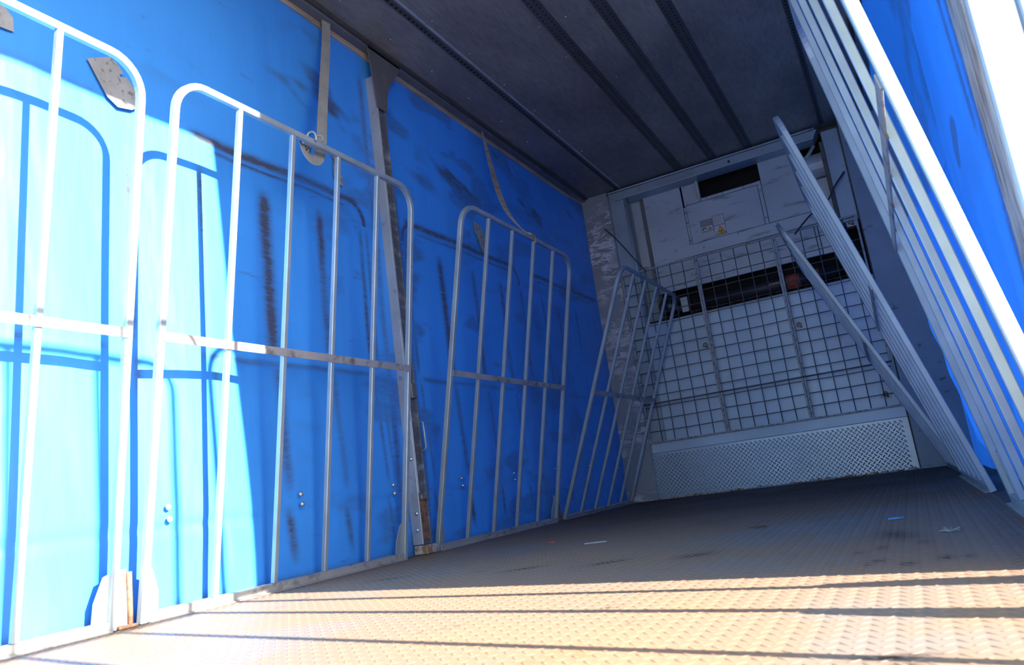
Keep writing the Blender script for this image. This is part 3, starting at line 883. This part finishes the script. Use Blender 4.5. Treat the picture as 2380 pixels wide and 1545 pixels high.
# ------------------------------------------------------------------ mesh screens
def mesh_screen(x0, x1, lab, first):
    r = empty('mesh_screen', ((x0 + x1) / 2, YF - 0.03, 0.47))
    tag(r, lab, 'screen', 'wire mesh screens on the bulkhead')
    cx = (x0 + x1) / 2; hw = (x1 - x0) / 2; H = 1.985 - 0.47
    def fr(nm, a, b, c, dd): obj(nm, box(a, b, -0.010, 0.010, c, dd, 0.002), 'frame_mesh', r)
    fr('frame_bar', -hw, -hw + .016, 0, H); fr('frame_bar', hw - .016, hw, 0, H)
    fr('frame_bar', -hw + .016, hw - .016, H - .014, H); fr('frame_bar', -hw + .016, hw - .016, 0, .012)
    obj('stiffener', tube([(-hw, -.012, 0.335), (hw, -.012, 0.335)], 0.006, 8), 'wire', r, True)
    nc = 6; nr = 15
    for k in range(1, nc):
        xx = -hw + 2 * hw * k / nc
        wob = [(xx + random.uniform(-.004, .004) * (0 < j < 5), 0.006, H * j / 5) for j in range(6)]
        obj('wire', tube(wob, 0.0036, 6, up=(0, 1, 0)), 'wire', r, True)
    for k in range(1, nr):
        zz = H * k / nr
        sag = random.uniform(-.006, .004)
        wob = [(-hw + 2 * hw * j / 4, -0.001, zz + sag * math.sin(PI * j / 4)) for j in range(5)]
        obj('wire', tube(wob, 0.0036, 6, up=(0, 1, 0)), 'wire', r, True)
mesh_screen(0.236, 0.905, 'left wire mesh screen behind the steeply tilted gate', True)
mesh_screen(0.907, 1.562, 'middle wire mesh screen below the warning stickers', False)
mesh_screen(1.564, 2.20, 'right wire mesh screen crossed by the leaning gates', False)

# lashing rings on the panel
def lash(x_, z_, lab):
    r = empty('lashing_ring', (x_, YF + 0.028, z_))
    tag(r, lab, 'ring', 'lashing rings on the bulkhead')
    obj('plate', box(-0.035, 0.035, -0.004, 0.0, -0.035, 0.035, 0.002), 'panel', r)
    obj('ring', tube([(0.017 * math.cos(t), -0.010, 0.017 * math.sin(t)) for t in np.linspace(0, 2 * PI, 17)], 0.004, 8), 'wire', r, True)
    bm = dome(0.009, 0.008, 8); bmesh.ops.rotate(bm, verts=bm.verts, cent=(0, 0, 0), matrix=Matrix.Rotation(-PI / 2, 3, 'Z'))
    s = obj('stud', bm, 'stud_pinhole', r, True); s.location = (0, -0.004, 0)
    obj('shackle', box(0.004, 0.022, -0.014, -0.006, -0.028, -0.014, 0.002), 'rust', r)
lash(0.846, 1.222, 'small lashing ring on the pale panel left of the middle mesh post')
lash(1.611, 1.228, 'small lashing ring on the pale panel right of the second mesh post')
lash(0.325, 1.203, 'small dark lashing ring at the far left behind the tilted gate')
lash(0.292, 0.592, 'rusty lashing ring low in the left corner of the mesh')
lash(2.150, 1.945, 'lashing ring in the upper right corner between two leaning gates')
lash(2.105, 0.575, 'rusty lashing ring low at the right end of the mesh')

# warning stickers
def sticker(x0, x1, z0, z1, split, lab, right):
    a, b = rc(x0, z0), rc(x1, z1)
    cx, cz = (a[0] + b[0]) / 2, (a[1] + b[1]) / 2
    hw, hh = (b[0] - a[0]) / 2, (b[1] - a[1]) / 2
    r = empty('warning_sticker', (cx, YP - 0.0045, cz))
    tag(r, lab, 'sticker')
    def fl(nm, xa, xb, za, zb, mat, y=0.0): return obj(nm, box(xa, xb, -0.0008 - y, -y, za, zb), mat, r)
    fl('backing', -hw, hw, -hh, hh, 'stline')
    zs = -hh + 2 * hh * split
    fl('text_block', -hw + .004, hw - .004, zs + .003, hh - .004, 'white' if right else 'stgrey', .001)
    fl('symbol_field', -hw + .004, hw - .004, -hh + .004, zs - .002, 'white', .001)
    def tri(cx_, zb_, wd, ht, mat, y, nm):
        obj(nm, prism(bmesh.new(), [(cx_ - wd / 2, zb_), (cx_ + wd / 2, zb_), (cx_, zb_ + ht)], 'y', -y - .0008, -y), mat, r)
    if right:
        for k in range(5):
            fl('text_line', -hw + .012, hw - .014 - .01 * (k % 2), zs + .02 + k * .014, zs + .0225 + k * .014, 'stgrey', .002)
        tri(0.004, -hh + .008, .088, .078, 'stline', .002, 'triangle_border')
        tri(0.004, -hh + .0125, .074, .065, 'yellow', .003, 'triangle')
        for k in range(3):
            t = k * 2 * PI / 3 + .5
            bm = sweep(bmesh.new(), [(0.004 + .004 * math.cos(t), -.0042, -hh + .033 + .004 * math.sin(t)), (0.004 + .017 * math.cos(t + .4), -.0042, -hh + .033 + .014 * math.sin(t + .4))], rect(.008, .0006), up=(0, 1, 0))
            obj('fan_symbol', bm, 'stline', r)
    else:
        bm = bmesh.new(); bmesh.ops.create_circle(bm, cap_ends=True, segments=20, radius=0.019, matrix=Matrix.Translation((-.024, -.0022, -hh + .026)) @ Matrix.Rotation(PI / 2, 4, 'X'))
        obj('round_symbol', bm, 'stline', r)
        bm = bmesh.new(); bmesh.ops.create_circle(bm, cap_ends=True, segments=16, radius=0.011, matrix=Matrix.Translation((-.022, -.0030, -hh + .022)) @ Matrix.Rotation(PI / 2, 4, 'X'))
        obj('round_symbol_centre', bm, 'white', r)
        tri(.024, -hh + .008, .048, .042, 'paleyellow', .002, 'triangle')
        for k in range(3):
            fl('heat_symbol', .014 + k * .008, .017 + k * .008, -hh + .013, -hh + .027, 'stline', .003)
sticker(1.006, 1.108, 2.176, 2.285, .5, 'small faded sticker with a round sign, left of the yellow triangle', False)
sticker(1.112, 1.211, 2.118, 2.299, .5, 'white sticker with an orange-yellow warning triangle on the bulkhead', True)

# ------------------------------------------------------------------ cords
def cord(pts, r_, lab, mat='black'):
    b = Vector(pts[0])
    o = obj('tie_cord', tube(smoothpath([Vector(q) - b for q in pts], 5), r_, 8), mat, None, True)
    o.location = b
    tag(o, lab, 'cord')
cord([(0.16, 6.225, 2.455), (0.28, 6.19, 2.29), (0.40, 6.18, 2.09), (0.472, 6.21, 1.965)], 0.005, 'thin dark cord slanting from the chipped left pillar to the mesh')
cord([(2.19, 6.23, 2.345), (2.10, 6.20, 2.24), (2.02, 6.18, 2.13), (1.88, 6.16, 2.05), (1.741, 6.12, 1.92)], 0.007, 'black cord slanting behind the leaning right gates')

# ------------------------------------------------------------------ litter on the floor
def scrap(name, xy, pts, h_, mat, lab):
    o = obj(name, prism(bmesh.new(), pts, 'z', 0.0, h_), mat)
    o.location = (xy[0], xy[1], 0.0024)
    tag(o, lab, 'litter')
scrap('plastic_scrap', (2.118, 2.682), [(-.022, -.004), (.01, -.006), (.024, 0), (.012, .006), (-.018, .005)], .004, 'litter_blue', 'small bright blue plastic scrap on the shaded floor at right')
scrap('wood_splinter', (1.663, 2.836), [(-.03, -.004), (.02, -.006), (.032, .002), (-.01, .006)], .004, 'litter_dark', 'short dark splinter lying in the middle of the shaded floor')
scrap('dry_stalk', (1.029, 2.836), [(-.045, -.010), (.0, .0), (.045, .004), (.044, .0065), (-.002, .003), (-.045, -.008)], .004, 'litter_pale', 'pale dry stalk on the shaded floor left of centre')
scrap('red_fragment', (0.733, 3.052), [(-.012, -.006), (.010, -.004), (.014, .006), (-.004, .009)], .004, 'litter_red', 'tiny red fragment on the floor near the left gates')
bm = bmesh.new()
for k in range(14):
    t = random.uniform(0, 2 * PI)
    sweep(bm, [(0, 0, 0.002), (0.012 * math.cos(t), 0.012 * math.sin(t), random.uniform(.003, .01)), (random.uniform(.018, .03) * math.cos(t), .025 * math.sin(t), random.uniform(.001, .012))], rect(.0014, .001), up=(0, 0, 1))
o = obj('straw_tuft', bm, 'litter_pale'); o.location = (2.252, 2.213, 0.002)
tag(o, 'pale frayed straw tuft on the floor near the right gates', 'litter')
